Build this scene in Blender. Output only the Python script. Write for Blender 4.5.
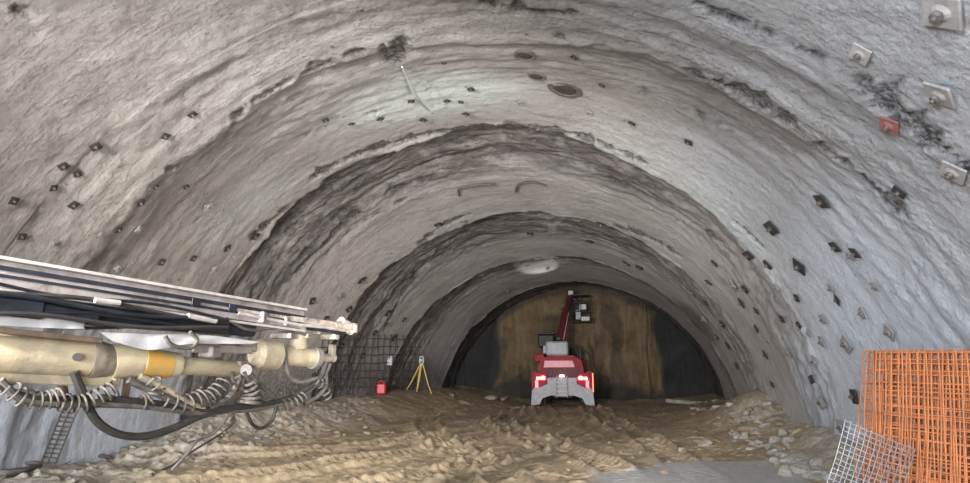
import bpy, bmesh, math, random
import numpy as np
from math import sin, cos, tan, pi, radians, sqrt, hypot, atan2
from mathutils import Vector, Matrix, noise
random.seed(7)
SC = bpy.context.scene
COL = SC.collection
for o in list(bpy.data.objects): bpy.data.objects.remove(o)

# ------------------------------------------------------------------ camera
FPX = 600.0; PITCH = radians(12.0); YAW = radians(13.3); CZ = 1.6
cam_d = bpy.data.cameras.new('camera'); cam = bpy.data.objects.new('camera', cam_d); COL.objects.link(cam)
cam_d.sensor_width = 36; cam_d.lens = 36*FPX/970; cam_d.clip_end = 200
cam.location = (0, 0, CZ); cam.rotation_euler = (pi/2+PITCH, 0, YAW)
SC.camera = cam
# ------------------------------------------------------------------ light
SC.view_settings.view_transform = 'Standard'; SC.view_settings.look = 'None'
SC.view_settings.gamma = 1; SC.view_settings.exposure = 0.16
W = bpy.data.worlds.new('overcast_sky'); SC.world = W; W.use_nodes = True
W.node_tree.nodes['Background'].inputs[0].default_value = (.80, .88, 1, 1)
W.node_tree.nodes['Background'].inputs[1].default_value = 1.0

def area(name, loc, target, size, sy, power, col):
    l = bpy.data.lights.new(name, 'AREA'); l.shape = 'RECTANGLE'; l.size = size; l.size_y = sy
    l.energy = power; l.color = col
    o = bpy.data.objects.new(name, l); COL.objects.link(o); o.location = loc
    o.rotation_euler = (Vector(target)-Vector(loc)).to_track_quat('-Z', 'Y').to_euler(); return o
def spot(name, loc, target, power, col, ang, blend=.6, r=.12):
    l = bpy.data.lights.new(name, 'SPOT'); l.energy = power; l.color = col; l.spot_size = radians(ang)
    l.spot_blend = blend; l.shadow_soft_size = r
    o = bpy.data.objects.new(name, l); COL.objects.link(o); o.location = loc
    o.rotation_euler = (Vector(target)-Vector(loc)).to_track_quat('-Z', 'Y').to_euler(); return o
area('portal_daylight', (-2.2, -6.5, 2.2), (-2.4, 20, 3.4), 11, 5.0, 2300, (.93, .96, 1))
spot('fill_spot_deep', (-4.8, -1.0, 3.2), (-3.0, 24, 2.4), 6000, (1, .94, .90), 62, .9, .2)  # added unseen spot that brightens the far end of the tunnel
spot('fill_spot_crown', (-5.6, 2.6, .8), (-3.2, 13, 6.0), 900, (.96, 1, .97), 80, 1, .2)  # unseen fill spot, added to lift the crown
spot('fill_spot_low', (2.2, 3.6, .7), (-5.6, 14, 3.2), 2900, (1, .96, .95), 84, 1, .2)  # added fill from low right, no fixture built, brightens the left side
spot('fill_spot_side', (-1.5, -1.5, 2.6), (3.8, 8.0, 1.9), 1800, (.74, .85, 1), 84, 1, .25)  # unseen spot added to brighten the right wall with cool light
spot('fill_spot_left', (-6.4, -.5, .9), (-8.8, 8.0, .9), 1500, (.84, .92, 1), 50, .9, .15)  # unseen spot added for bluish light on the lower left wall

# ------------------------------------------------------------------ helpers
def camrot(): return Matrix.Rotation(YAW, 3, 'Z') @ Matrix.Rotation(pi/2+PITCH, 3, 'X')
CR = camrot()
def ray(px, py): return CR @ Vector(((px-485)/FPX, (241.5-py)/FPX, -1.0))
def at(px, py, d):
    """world point seen at a pixel, d metres deep along the view axis"""
    return Vector((0, 0, CZ)) + ray(px, py)*d
# stations of the excavation: Y, centre x, centre z, radius
ST = [(-7, -2.3, -.5, 6.5), (0, -2.3, -.5, 6.5), (5.5, -2.36, -.5, 6.55), (7.18, -2.36, -.47, 6.48), (7.4, -2.38, -.44, 6.95),
      (8.5, -2.55, -.25, 6.72), (9.2, -2.66, -.12, 6.58), (11.57, -3.14, .06, 6.46), (11.78, -3.13, .04, 6.95), (13.2, -3.05, -.06, 6.75),
      (14.19, -2.99, -.18, 6.52), (16.87, -2.98, -.42, 6.45), (17.05, -2.98, -.43, 6.85), (18.5, -2.95, -.48, 6.6), (19.4, -2.92, -.52, 6.42),
      (21.92, -2.86, -.78, 6.46), (22.1, -2.84, -.77, 6.9), (23.2, -2.78, -.8, 6.75), (24.2, -2.7, -.82, 6.52), (27.74, -2.40, -.9, 6.42),
      (27.95, -2.42, -.9, 6.85), (29.5, -2.45, -.87, 6.75), (30.2, -2.5, -.83, 6.62), (31.6, -2.52, -.83, 6.5)]
STn = np.array(ST)
def stat(y): return [float(np.interp(y, STn[:, 0], STn[:, k])) for k in (1, 2, 3)]
def wallhit(px, py):
    d = ray(px, py); t = 1.0
    while t < 45:
        p = Vector((0, 0, CZ)) + d*t
        cx, cz, R = stat(p.y)
        if hypot(p.x-cx, p.z-cz) > R-.01: break
        t += .02
    n = Vector((cx-p.x, 0, cz-p.z)).normalized()
    return p, n
ROUGH = [(-7, .2), (4.6, .25), (5.9, .4), (6.4, .4), (7.1, .3), (7.35, .45), (8.2, .35), (8.9, .1), (11.4, .1), (11.7, 1), (13.3, 1), (14.3, .15), (16.7, .08),
         (17.0, 1), (18.8, .95), (19.6, .12), (21.8, .1), (22.0, 1), (23.4, .95), (24.4, .15), (27.5, .15), (27.9, 1), (32, 1)]
RN = np.array(ROUGH)

def link(o, parent=None):
    COL.objects.link(o)
    if parent: o.parent = parent
    return o
def tag(o, label=None, cat=None, group=None, kind=None):
    if label: o['label'] = label
    if cat: o['category'] = cat
    if group: o['group'] = group
    if kind: o['kind'] = kind
    return o
def thing(name, label, cat, loc=(0, 0, 0), rot=(0, 0, 0), group=None):
    o = bpy.data.objects.new(name, None); COL.objects.link(o); o.location = loc; o.rotation_euler = rot
    o.empty_display_size = .1
    return tag(o, label, cat, group)
class MB:
    """collects shapes into one mesh"""
    def __init__(s): s.v = []; s.f = []
    def add(s, vs, fs):
        b = len(s.v); s.v += [tuple(v) for v in vs]; s.f += [tuple(i+b for i in f) for f in fs]; return s
    def box(s, c, d, rot=None, ch=None):
        """chamfered box: centre, full dims"""
        hx, hy, hz = d[0]/2, d[1]/2, d[2]/2
        ch = min(hx, hy, hz)*.22 if ch is None else min(ch, min(hx, hy, hz)*.9)
        vs = []; idx = {}
        for sx in (-1, 1):
            for sy in (-1, 1):
                for sz in (-1, 1):
                    for a in range(3):
                        p = [sx*(hx-(ch if a != 0 else 0)), sy*(hy-(ch if a != 1 else 0)), sz*(hz-(ch if a != 2 else 0))]
                        idx[(sx, sy, sz, a)] = len(vs); vs.append(Vector(p))
        fs = []
        def q(*k): fs.append([idx[i] for i in k])
        for a in range(3):
            b, c2 = (a+1) % 3, (a+2) % 3
            for sg in (-1, 1):
                ks = []
                for (sb, sc_) in ((-1, -1), (1, -1), (1, 1), (-1, 1)):
                    t = [0, 0, 0]; t[a] = sg; t[b] = sb; t[c2] = sc_; ks.append((t[0], t[1], t[2], a))
                if sg < 0: ks.reverse()
                q(*ks)
            for sb in (-1, 1):
                for sc_ in (-1, 1):
                    t1 = [0, 0, 0]; t1[a] = -1; t1[b] = sb; t1[c2] = sc_
                    t2 = [0, 0, 0]; t2[a] = 1; t2[b] = sb; t2[c2] = sc_
                    ks = [(t1[0], t1[1], t1[2], b), (t2[0], t2[1], t2[2], b), (t2[0], t2[1], t2[2], c2), (t1[0], t1[1], t1[2], c2)]
                    if sb*sc_ > 0: ks.reverse()
                    q(*ks)
        for sx in (-1, 1):
            for sy in (-1, 1):
                for sz in (-1, 1):
                    ks = [(sx, sy, sz, 0), (sx, sy, sz, 1), (sx, sy, sz, 2)]
                    if sx*sy*sz < 0: ks.reverse()
                    q(*ks)
        M = rot if rot is not None else Matrix.Identity(3)
        return s.add([M @ v + Vector(c) for v in vs], fs)
    def beam(s, a, b, w, h, up=(0, 0, 1), ch=None):
        a, b = Vector(a), Vector(b); y = (b-a).normalized(); x = y.cross(Vector(up)).normalized(); z = x.cross(y)
        M = Matrix((x, y, z)).transposed()
        return s.box((a+b)/2, (w, (b-a).length, h), M, ch)
    def tube(s, pts, r, n=8, caps=True):
        pts = [Vector(p) for p in pts]; m = len(pts)
        rs = r if isinstance(r, (list, tuple)) else [r]*m
        vs = []; fs = []; prev = None
        for i, p in enumerate(pts):
            t = (pts[min(i+1, m-1)]-pts[max(i-1, 0)])
            if t.length < 1e-9: t = Vector((0, 0, 1))
            t.normalize()
            u = (prev - t*prev.dot(t)) if prev is not None else t.orthogonal()
            if u.length < 1e-6: u = t.orthogonal()
            u.normalize(); prev = u; w = t.cross(u)
            for k in range(n):
                a = 2*pi*k/n; vs.append(p + (u*cos(a)+w*sin(a))*rs[i])
        for i in range(m-1):
            for k in range(n):
                fs.append((i*n+k, i*n+(k+1) % n, (i+1)*n+(k+1) % n, (i+1)*n+k))
        if caps: fs.append(tuple(range(n))[::-1]); fs.append(tuple((m-1)*n+k for k in range(n)))
        return s.add(vs, fs)
    def prism(s, pts, y0, y1):
        """polygon in xz extruded along y"""
        n = len(pts)
        vs = [(x, y0, z) for x, z in pts]+[(x, y1, z) for x, z in pts]
        fs = [tuple(range(n)), tuple(range(2*n-1, n-1, -1))]+[(i, i+n, (i+1) % n+n, (i+1) % n) for i in range(n)]
        return s.add(vs, fs)
    def build(s, name, mat, parent=None, smooth=False):
        me = bpy.data.meshes.new(name); me.from_pydata(s.v, [], s.f); me.validate()
        bm = bmesh.new(); bm.from_mesh(me); bmesh.ops.recalc_face_normals(bm, faces=bm.faces); bm.to_mesh(me); bm.free()
        if smooth: me.polygons.foreach_set('use_smooth', [True]*len(me.polygons)); me.set_sharp_from_angle(angle=radians(38))
        me.materials.append(mat)
        return link(bpy.data.objects.new(name, me), parent)
def spline(pts, n=8):
    pts = [Vector(p) for p in pts]; out = []
    P = [pts[0]*2-pts[1]]+pts+[pts[-1]*2-pts[-2]]
    for i in range(1, len(P)-2):
        a, b, c, d = P[i-1:i+3]
        for k in range(n):
            t = k/n
            out.append(.5*((2*b)+(c-a)*t+(2*a-5*b+4*c-d)*t*t+(3*b-a-3*c+d)*t**3))
    out.append(pts[-1]); return out
def helix(path, r, turns, npt=14):
    """coil spring points around a path"""
    path = [Vector(p) for p in path]; L = len(path)-1; out = []; N = int(turns*npt)
    for i in range(N+1):
        t = i/N*L; k = min(int(t), L-1); p = path[k].lerp(path[k+1], t-k)
        d = (path[min(k+1, L)]-path[max(k-1, 0)]).normalized()
        u = d.cross(Vector((0, 0, 1)));
        if u.length < .1: u = d.cross(Vector((1, 0, 0)))
        u.normalize(); w = d.cross(u); a = 2*pi*i/npt
        rr = r if not callable(r) else r(i/N)
        out.append(p+(u*cos(a)+w*sin(a))*rr)
    return out

# ------------------------------------------------------------------ materials
class NT:
    def __init__(s, name):
        s.m = bpy.data.materials.new(name); s.m.use_nodes = True; s.t = s.m.node_tree; s.b = s.t.nodes['Principled BSDF']
    def n(s, typ, **kw):
        nd = s.t.nodes.new(typ)
        for k, v in kw.items():
            if k.startswith('i_'):
                nd.inputs[k[2:].replace('_', ' ')].default_value = v
            else: setattr(nd, k, v)
        return nd
    def l(s, a, b): s.t.links.new(a, b)
    def noise(s, vec, scale, det=5, rough=.6, dist=0):
        nd = s.n('ShaderNodeTexNoise'); nd.inputs['Scale'].default_value = scale; nd.inputs['Detail'].default_value = det
        nd.inputs['Roughness'].default_value = rough; nd.inputs['Distortion'].default_value = dist; s.l(vec, nd.inputs['Vector']); return nd.outputs['Fac']
    def ramp(s, fac, stops):
        nd = s.n('ShaderNodeValToRGB'); s.l(fac, nd.inputs[0]); e = nd.color_ramp.elements
        while len(e) < len(stops): e.new(.5)
        for k, (p, c) in enumerate(stops):
            e[k].position = p; e[k].color = (c, c, c, 1) if not isinstance(c, tuple) else (*c, 1)
        return nd.outputs[0]
    def mix(s, fac, a, b, mode='MIX'):
        nd = s.n('ShaderNodeMix', data_type='RGBA', blend_type=mode)
        for sock, v in ((nd.inputs[0], fac), (nd.inputs[6], a), (nd.inputs[7], b)):
            if isinstance(v, (int, float)): sock.default_value = v
            elif isinstance(v, tuple): sock.default_value = (*v, 1)
            else: s.l(v, sock)
        return nd.outputs[2]
    def math(s, op, a, b=0.0):
        nd = s.n('ShaderNodeMath', operation=op)
        for k, v in ((0, a), (1, b)):
            if isinstance(v, (int, float)): nd.inputs[k].default_value = v
            else: s.l(v, nd.inputs[k])
        return nd.outputs[0]
    def attr(s, name): return s.n('ShaderNodeAttribute', attribute_name=name).outputs['Fac']
    def scale(s, vec, v):
        nd = s.n('ShaderNodeMapping'); nd.inputs['Scale'].default_value = v; s.l(vec, nd.inputs['Vector']); return nd.outputs[0]
    def bump(s, h, strength, dist, prev=None):
        nd = s.n('ShaderNodeBump'); nd.inputs['Strength'].default_value = strength; nd.inputs['Distance'].default_value = dist
        s.l(h, nd.inputs['Height'])
        if prev is not None: s.l(prev, nd.inputs['Normal'])
        return nd.outputs[0]
    def fin(s, col, rough=.8, nrm=None, metal=0):
        if isinstance(col, tuple): s.b.inputs['Base Color'].default_value = (*col, 1)
        else: s.l(col, s.b.inputs['Base Color'])
        if isinstance(rough, (int, float)): s.b.inputs['Roughness'].default_value = rough
        else: s.l(rough, s.b.inputs['Roughness'])
        s.b.inputs['Metallic'].default_value = metal
        if nrm is not None: s.l(nrm, s.b.inputs['Normal'])
        return s.m
def mat(name, a, b=None, scale=6, rough=.6, metal=0, bump=.15, dirt=None, dirt_amt=.5):
    N = NT(name); v = N.n('ShaderNodeTexCoord').outputs['Object']
    b = b or tuple(c*.7 for c in a)
    col = N.mix(N.ramp(N.noise(v, scale), [(.35, 0.), (.65, 1.)]), a, b)
    if dirt: col = N.mix(N.ramp(N.noise(v, scale*.6, 8, .7, .5), [(.62-dirt_amt*.3, 0.), (.75-dirt_amt*.2, 1.)]), col, dirt)
    return N.fin(col, rough, N.bump(N.noise(v, scale*8), bump, .01), metal)

def shotcrete():
    N = NT('sprayed_concrete'); uv = N.n('ShaderNodeUVMap').outputs[0]
    P = N.n('ShaderNodeTexCoord').outputs['Object']
    ro = N.attr('rough'); pale = N.attr('pale'); white = N.attr('white'); side = N.attr('tan'); dark = N.attr('darkened')
    strata = N.noise(N.scale(uv, (.35, 3.2, 1)), 1.4, 8, .68, .6)          # long layers running round the vault
    fines = N.noise(N.scale(uv, (1.6, 6, 1)), 2.2, 8, .7, .8)
    big = N.noise(P, .5, 5, .6, .4); mid = N.noise(P, 2.2, 8, .65)
    base = N.mix(N.ramp(big, [(.38, 0.), (.64, 1.)]), (.50, .478, .462), (.40, .375, .355))
    base = N.mix(side, base, (.45, .39, .32))
    base = N.mix(N.math('MULTIPLY', N.ramp(mid, [(.5, 0.), (.72, 1.)]), .35), base, (.28, .26, .235))
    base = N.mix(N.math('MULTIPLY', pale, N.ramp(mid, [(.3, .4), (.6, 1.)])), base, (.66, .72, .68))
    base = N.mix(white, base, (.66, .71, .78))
    rk = N.mix(N.ramp(strata, [(.36, 0.), (.6, 1.)]), (.045, .040, .038), (.235, .21, .195))
    rk = N.mix(N.math('MULTIPLY', N.ramp(fines, [(.42, 1.), (.5, 0.)]), .7), rk, (.035, .032, .031))
    rmask = N.math('MULTIPLY', ro, N.ramp(N.noise(uv, .9, 8, .7, .5), [(.28, .3), (.48, 1.)]))
    col = N.mix(rmask, base, rk)
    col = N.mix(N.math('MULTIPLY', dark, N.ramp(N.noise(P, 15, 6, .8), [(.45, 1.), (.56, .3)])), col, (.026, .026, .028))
    # small dark pits where the spray missed
    vor = N.n('ShaderNodeTexVoronoi'); vor.inputs['Scale'].default_value = 2.4; N.l(P, vor.inputs['Vector'])
    pit = N.math('MULTIPLY', N.ramp(vor.outputs['Distance'], [(.05, 1.), (.10, 0.)]), N.ramp(N.noise(P, 3.1), [(.52, 0.), (.56, 1.)]))
    col = N.mix(N.math('MULTIPLY', pit, .8), col, (.05, .045, .042))
    crack = N.ramp(N.noise(N.scale(uv, (.5, 1.7, 1)), 1.7, 6, .6, 1.2), [(.485, 0.), (.5, 1.), (.515, 0.)])
    ck = N.math('MULTIPLY', crack, N.ramp(N.noise(P, 1.1), [(.52, 0.), (.6, 1.)]))
    col = N.mix(N.math('MULTIPLY', ck, .6), col, (.10, .09, .085))
    nb = N.bump(N.noise(P, 8, 8, .74, .3), .8, .07)
    nearm = N.attr('near')
    peb = N.n('ShaderNodeTexVoronoi', feature='SMOOTH_F1'); peb.inputs['Scale'].default_value = 16; N.l(N.mix(.12, P, N.n('ShaderNodeTexNoise').outputs['Color']), peb.inputs['Vector'])
    nb = N.bump(N.math('MULTIPLY', N.math('ADD', peb.outputs['Distance'], N.noise(P, 20, 5, .75)), nearm), .9, .05, nb)
    nb = N.bump(N.noise(P, 30, 4, .7), .5, .02, nb)
    sm = N.math('MULTIPLY', strata, ro)
    nb = N.bump(sm, .7, .2, nb)
    return N.fin(col, N.mix(dark, (.82, .82, .82), (.5, .5, .5)), nb)
M_SHOT = shotcrete()

def face_mat():
    N = NT('excavation_face_rock'); P = N.n('ShaderNodeTexCoord').outputs['Object']
    side = N.attr('wet')
    v = N.noise(P, .8, 8, .65, .5); st = N.noise(N.scale(P, (3.2, 1, .35)), 1.3, 8, .7, .4)
    col = N.mix(N.ramp(v, [(.35, 0.), (.68, 1.)]), (.26, .18, .09), (.085, .062, .036))
    col = N.mix(N.math('MULTIPLY', N.ramp(st, [(.5, 0.), (.66, 1.)]), .75), col, (.29, .22, .13))
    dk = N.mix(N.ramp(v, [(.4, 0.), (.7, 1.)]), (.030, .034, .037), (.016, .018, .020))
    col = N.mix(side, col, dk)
    nb = N.bump(N.noise(P, 5, 8, .7), .8, .1); nb = N.bump(st, .8, .2, nb)
    return N.fin(col, .75, nb)
M_FACE = face_mat()
def mud_mat():
    N = NT('trodden_mud'); P = N.n('ShaderNodeTexCoord').outputs['Object']
    grey = N.attr('grey'); bank = N.attr('bank')
    v = N.noise(P, 1.1, 8, .7, .6); v2 = N.noise(P, 7, 8, .7)
    col = N.mix(N.ramp(v, [(.36, 0.), (.62, 1.)]), (.42, .325, .205), (.28, .22, .145))
    col = N.mix(N.math('MULTIPLY', N.ramp(v2, [(.46, 0.), (.68, 1.)]), .55), col, (.50, .41, .28))
    col = N.mix(N.math('MULTIPLY', N.ramp(v2, [(.3, 1.), (.43, 0.)]), .7), col, (.13, .10, .07))
    g = N.mix(N.ramp(v2, [(.4, 0.), (.65, 1.)]), (.50, .49, .475), (.40, .39, .38))
    col = N.mix(grey, col, g)
    b = N.mix(N.ramp(v2, [(.4, 0.), (.62, 1.)]), (.36, .32, .26), (.60, .56, .49))
    col = N.mix(bank, col, b)
    nb = N.bump(v2, .8, .06); nb = N.bump(N.noise(P, 26, 5, .7), .6, .02, nb)
    rg = N.mix(grey, (.75, .75, .75), (.6, .6, .6))
    return N.fin(col, rg, nb)
M_MUD = mud_mat()
M_CREAM = mat('cream_yellow_paint', (.62, .53, .35), (.46, .38, .26), 6, .55, 0, .3, (.34, .29, .22), .5)
M_ORANGEP = mat('fresh_orange_yellow_paint', (.75, .42, .08), (.60, .38, .14), 8, .45)
M_ALU = mat('scuffed_aluminium', (.46, .41, .39), (.30, .26, .25), 7, .45, .35, .2, (.20, .16, .14), .4)
M_ALUL = mat('bright_worn_metal_edge', (.72, .68, .65), (.5, .46, .43), 9, .4, .3)
M_DARKS = mat('greasy_dark_steel', (.035, .04, .055), (.02, .022, .028), 6, .4, .3, .2)
M_RUB = mat('black_rubber_hose', (.028, .027, .028), (.05, .045, .04), 10, .5)
M_DUSTH = mat('dusty_grey_hose', (.17, .155, .14), (.09, .08, .075), 12, .7)
M_SPRING = mat('dusty_spring_steel', (.15, .135, .115), (.08, .072, .062), 20, .85, .0)
M_NOSE = mat('chipped_cream_paint', (.60, .54, .45), (.34, .28, .23), 12, .6, .1, .4, (.16, .12, .10), .5)
M_SHEET = mat('dusty_white_plastic_film', (.56, .56, .57), (.40, .39, .39), 5, .6)
M_COLLAR = mat('dusty_collar_steel', (.40, .34, .26), (.2, .165, .13), 14, .7, .1, .5)
M_RUSTB = mat('dirty_brown_steel', (.22, .15, .10), (.12, .09, .07), 9, .7)
M_ORMESH = mat('rusty_orange_wire', (.60, .215, .075), (.42, .15, .06), 5, .75)
M_GALV = mat('galvanised_grey_wire', (.36, .38, .41), (.26, .27, .30), 8, .5, .4)
M_DKMESH = mat('dusty_dark_wire', (.10, .09, .085), (.06, .055, .05), 8, .7)
M_PLATE = mat('dark_bolt_plate_steel', (.075, .065, .06), (.045, .04, .038), 14, .6, .3)
M_PLATEL = mat('dusty_bolt_plate_steel', (.40, .38, .37), (.26, .25, .24), 14, .6, .2)
M_REDP = mat('rusty_red_bolt_plate', (.28, .10, .09), (.18, .08, .07), 10, .7)
M_NUT = mat('bolt_nut_steel', (.22, .20, .19), (.12, .11, .10), 20, .5, .5)
M_ROCK = mat('pale_broken_rock', (.44, .41, .36), (.26, .235, .20), 5, .85, 0, .6)
M_ROCKB = mat('brown_broken_rock', (.30, .235, .15), (.18, .14, .09), 5, .85, 0, .6)
M_ROCKD = mat('dark_slaty_rock', (.10, .09, .08), (.16, .14, .12), 6, .8, 0, .5)
M_RED = mat('red_machine_paint', (.33, .008, .018), (.22, .007, .013), 4, .65, 0, .05, (.14, .06, .05), .2)
M_DRED = mat('dark_red_boom_paint', (.13, .02, .024), (.08, .018, .02), 4, .6)
M_GREY = mat('light_grey_machine_paint', (.42, .43, .46), (.32, .33, .35), 4, .5, 0, .1, (.2, .18, .15), .2)
M_WHITE = mat('white_machine_panel', (.62, .62, .62), (.5, .5, .5), 4, .5)
M_PINK = mat('pale_pink_reflective_strip', (.85, .40, .45), (.75, .34, .4), 6, .5)
M_BLK = mat('black_machine_steel', (.02, .02, .022), (.035, .033, .03), 6, .6)
M_TYRE = mat('muddy_tyre_rubber', (.035, .032, .03), (.12, .095, .065), 5, .85)
M_YEL = mat('yellow_tripod_paint', (.72, .50, .13), (.58, .40, .12), 12, .6)
M_CANR = mat('bright_red_plastic', (.62, .02, .045), (.5, .018, .035), 8, .4)
M_HOLE = mat('dark_drill_hole_rock', (.035, .03, .028), (.05, .04, .036), 12, .9)
M_SEEP = mat('damp_ring_of_concrete', (.085, .078, .07), (.14, .125, .11), 10, .7, 0, .5)
M_LIME = mat('dripped_lime_film', (.50, .52, .50), (.40, .41, .39), 6, .5)
def glow(name, col, st):
    N = NT(name); N.b.inputs['Emission Color'].default_value = (*col, 1); N.b.inputs['Emission Strength'].default_value = st
    return N.fin(col, .3)
M_TAIL = glow('lit_tail_light_lens', (1, .10, .13), 2.2)
M_TAILC = glow('lit_tail_light_bulb', (1, .6, .6), 7)
M_AMB = glow('lit_amber_marker', (1, .25, .08), 1.2)
M_LAMP = glow('lit_work_lamp', (1, .95, .85), 12)

# ------------------------------------------------------------------ vault
def setattrs(me, d):
    for k, arr in d.items():
        a = me.attributes.new(k, 'FLOAT', 'POINT'); a.data.foreach_set('value', np.asarray(arr, dtype=np.float32).ravel())
def smooth(t): t = np.clip(t, 0, 1); return t*t*(3-2*t)
ys = np.concatenate([np.arange(-7, 2, .25), np.arange(2, 6, .07), np.arange(6, 31.35, .045)])
TH0, TH1 = radians(-14), radians(194)
NTH = 520
th = np.linspace(TH0, TH1, NTH)
Yg, Tg = np.meshgrid(ys, th, indexing='ij')
nz = noise.noise; hn = noise.hetero_terrain
NY = len(ys)
pts_c = {}
lipn = np.array([1.0]*NTH)
V = np.zeros((NY, NTH, 3)); A_rough = np.zeros((NY, NTH)); A_darkened = np.zeros((NY, NTH)); A_tan = np.zeros((NY, NTH))
A_near = smooth((8.2-Yg)/1.6)*(.35+.65*smooth((radians(120)-Tg)/radians(40)))
wob = np.array([[nz(Vector((t*3.1, k*7.3, 0)))*.28+nz(Vector((t*11, k*7.3, 5)))*.13+nz(Vector((t*33, k*7.3, 9)))*.05 for t in th] for k in range(8)])
STEP = [.3, .15, .6, .7, .65, .9]
lipy = [7.18, 11.57, 16.87, 21.92, 27.74]
for i, y in enumerate(ys):
    k = int(np.argmin([abs(y-l) for l in lipy]))
    w = wob[k]
    fade = 1.0 if y < 30.5 else max(0, (31.3-y)/.8)
    yy = y+w*fade
    cx = np.interp(y, STn[:, 0], STn[:, 1]); cz = np.interp(y, STn[:, 0], STn[:, 2])
    R = np.interp(yy, STn[:, 0], STn[:, 3]); rg = np.interp(yy, RN[:, 0], RN[:, 1])
    row = np.empty(NTH)
    near = y < 6
    for j in range(NTH):
        s = th[j]*6.5; r = rg[j]
        a = nz(Vector((s*.35, y*2.1, 3)))*.10+nz(Vector((s*.9, y*5.5, 7)))*.06      # layers round the vault
        b = nz(Vector((s*1.3, y*1.3, 11)))*.05
        c = nz(Vector((s*4.5, y*5, 17)))*.03+nz(Vector((s*10, y*11, 19)))*.014
        row[j] = (a*(.35 if near else 1)+c)*r*1.1 + b*(.25+r) + c*.22 + nz(Vector((s*.3, y*.3, 23)))*.07
    # edge ridge just before each lip
    base = np.interp(y, [-7, 5.5, 7.18, 9.2, 11.57, 14.19, 16.87, 19.4, 21.92, 24.2, 27.74, 32], [6.5, 6.52, 6.48, 6.5, 6.46, 6.5, 6.45, 6.42, 6.46, 6.5, 6.42, 6.5])
    step = STEP[int(np.searchsorted(lipy, y-.0))]
    rr = base+(R-base)*step*(.25+.75*smooth(np.sin(th)*1.3))*(1-.5*smooth((radians(50)-th)/radians(30)))+row
    V[i, :, 0] = cx+rr*np.cos(th); V[i, :, 1] = y; V[i, :, 2] = cz+rr*np.sin(th)
    RS = 1-.65*smooth((radians(62)-th)/radians(30))*smooth((20-y)/4)
    A_rough[i] = rg*RS
    A_tan[i] = smooth((th-radians(105))/radians(45))*smooth((24-y)/10)*.5
A_darkened = smooth((Yg+wob[4][None, :]-27.7)/.15)*.93  # vault turns darker past the last lip
A_darkened = A_darkened*(1-.5*smooth((np.sin(Tg)-.75)/.2))
low = smooth((6.8-np.hypot(V[:, :, 0]+9.3, (V[:, :, 1]-21)*.55))/4.0)*smooth((2.6-V[:, :, 2])/1.6)  # darker tone low on the far left wall
A_darkened = np.maximum(A_darkened, low*.80)
def blob(px, py, rx, ry):
    p, n = wallhit(px, py)
    d = np.sqrt(((V[:, :, 0]-p.x)**2+(V[:, :, 2]-p.z)**2)/rx**2+(V[:, :, 1]-p.y)**2/ry**2)
    return smooth(1.6-d)
A_pale = np.maximum(blob(430, 90, 1.5, 1.0)*1.0, blob(690, 190, 2.2, .9)*.4)  # light falling on the near crown, painted in as pale colour
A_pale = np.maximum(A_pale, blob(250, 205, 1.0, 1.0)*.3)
A_darkened = np.maximum(A_darkened, blob(697, 322, .8, 1.6)*.8)  # darker patch on the right wall near the face
A_white = np.maximum.reduce([blob(915, 300, 1.8, 2.5)*.85, blob(50, 440, 1.8, 3.0)*1.0, blob(850, 400, 1.3, 2.6)*.65, blob(930, 60, 3.2, 1.8)*.4, blob(790, 230, 2.0, 2.0)*.4, blob(535, 262, 1.0, .5)*.5])  # lamp spot on the crown and bluish light on the walls, painted in
# broken dark band just past two of the lips
def rnd(y, t, s): return np.array([nz(Vector((tt*s, y, 31))) for tt in t])
for k, l in enumerate(lipy[2:4], 2):
    m = np.exp(-((Yg+wob[k][None, :]-l-.12)/.13)**2)
    g = smooth((rnd(k*5.1, th, 7)+.12)/.3)
    A_darkened = np.maximum(A_darkened, m*g[None, :]*.75)
CRACKS = [  # open dark seams in the sprayed concrete: (polyline, width in m)
 ([(316, 176), (355, 155), (395, 143), (430, 135), (470, 131), (510, 128), (540, 130), (575, 135), (610, 146), (643, 160)], .10),
 ([(610, 68), (645, 78), (685, 93)], .085), ([(700, 106), (722, 112), (740, 126)], .10),
 ([(694, 75), (730, 88), (764, 103), (795, 124), (825, 148), (850, 165), (872, 186), (900, 210)], .075),
 ([(725, 112), (760, 128), (800, 165), (830, 195)], .045), ([(870, 88), (890, 100), (915, 125), (940, 145), (968, 168)], .10),
 ([(695, 3), (730, 18), (770, 35), (830, 60)], .035), ([(169, 169), (209, 139), (238, 115), (270, 95), (318, 70), (345, 58), (395, 45)], .04),
 ([(243, 169), (275, 148), (318, 119), (350, 105)], .045), ([(134, 262), (140, 240), (155, 222), (190, 190)], .03),
 ([(380, 60), (420, 52), (480, 46), (530, 40), (560, 38)], .04), ([(530, 12), (585, 14)], .03), ([(485, 3), (515, 8)], .06),
 ([(620, 228), (645, 236), (679, 256)], .09), ([(256, 236), (275, 220), (287, 209)], .06), ([(732, 222), (759, 246)], .05),
 ([(330, 190), (300, 215), (270, 250)], .05), ([(390, 55), (402, 40), (385, 65)], .07), ([(0, 0), (30, 14)], .03),
 ([(430, 175), (380, 195), (330, 235), (300, 270)], .07), ([(350, 205), (320, 232), (296, 262)], .05), ([(600, 172), (660, 200), (720, 240)], .06), ([(178, 240), (215, 190), (262, 150), (325, 112)], .028), ([(345, 100), (372, 78), (395, 62)], .03), ([(360, 112), (385, 104)], .05), ([(405, 200), (350, 232), (312, 275)], .04), ([(520, 150), (575, 152), (620, 168)], .035), ([(540, 222), (600, 228)], .05),
 ([(470, 215), (430, 235), (400, 262)], .07), ([(480, 222), (440, 245), (410, 280), (385, 330)], .07)]
CR_ = np.zeros_like(Yg); WARP = np.zeros_like(Yg)
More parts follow.
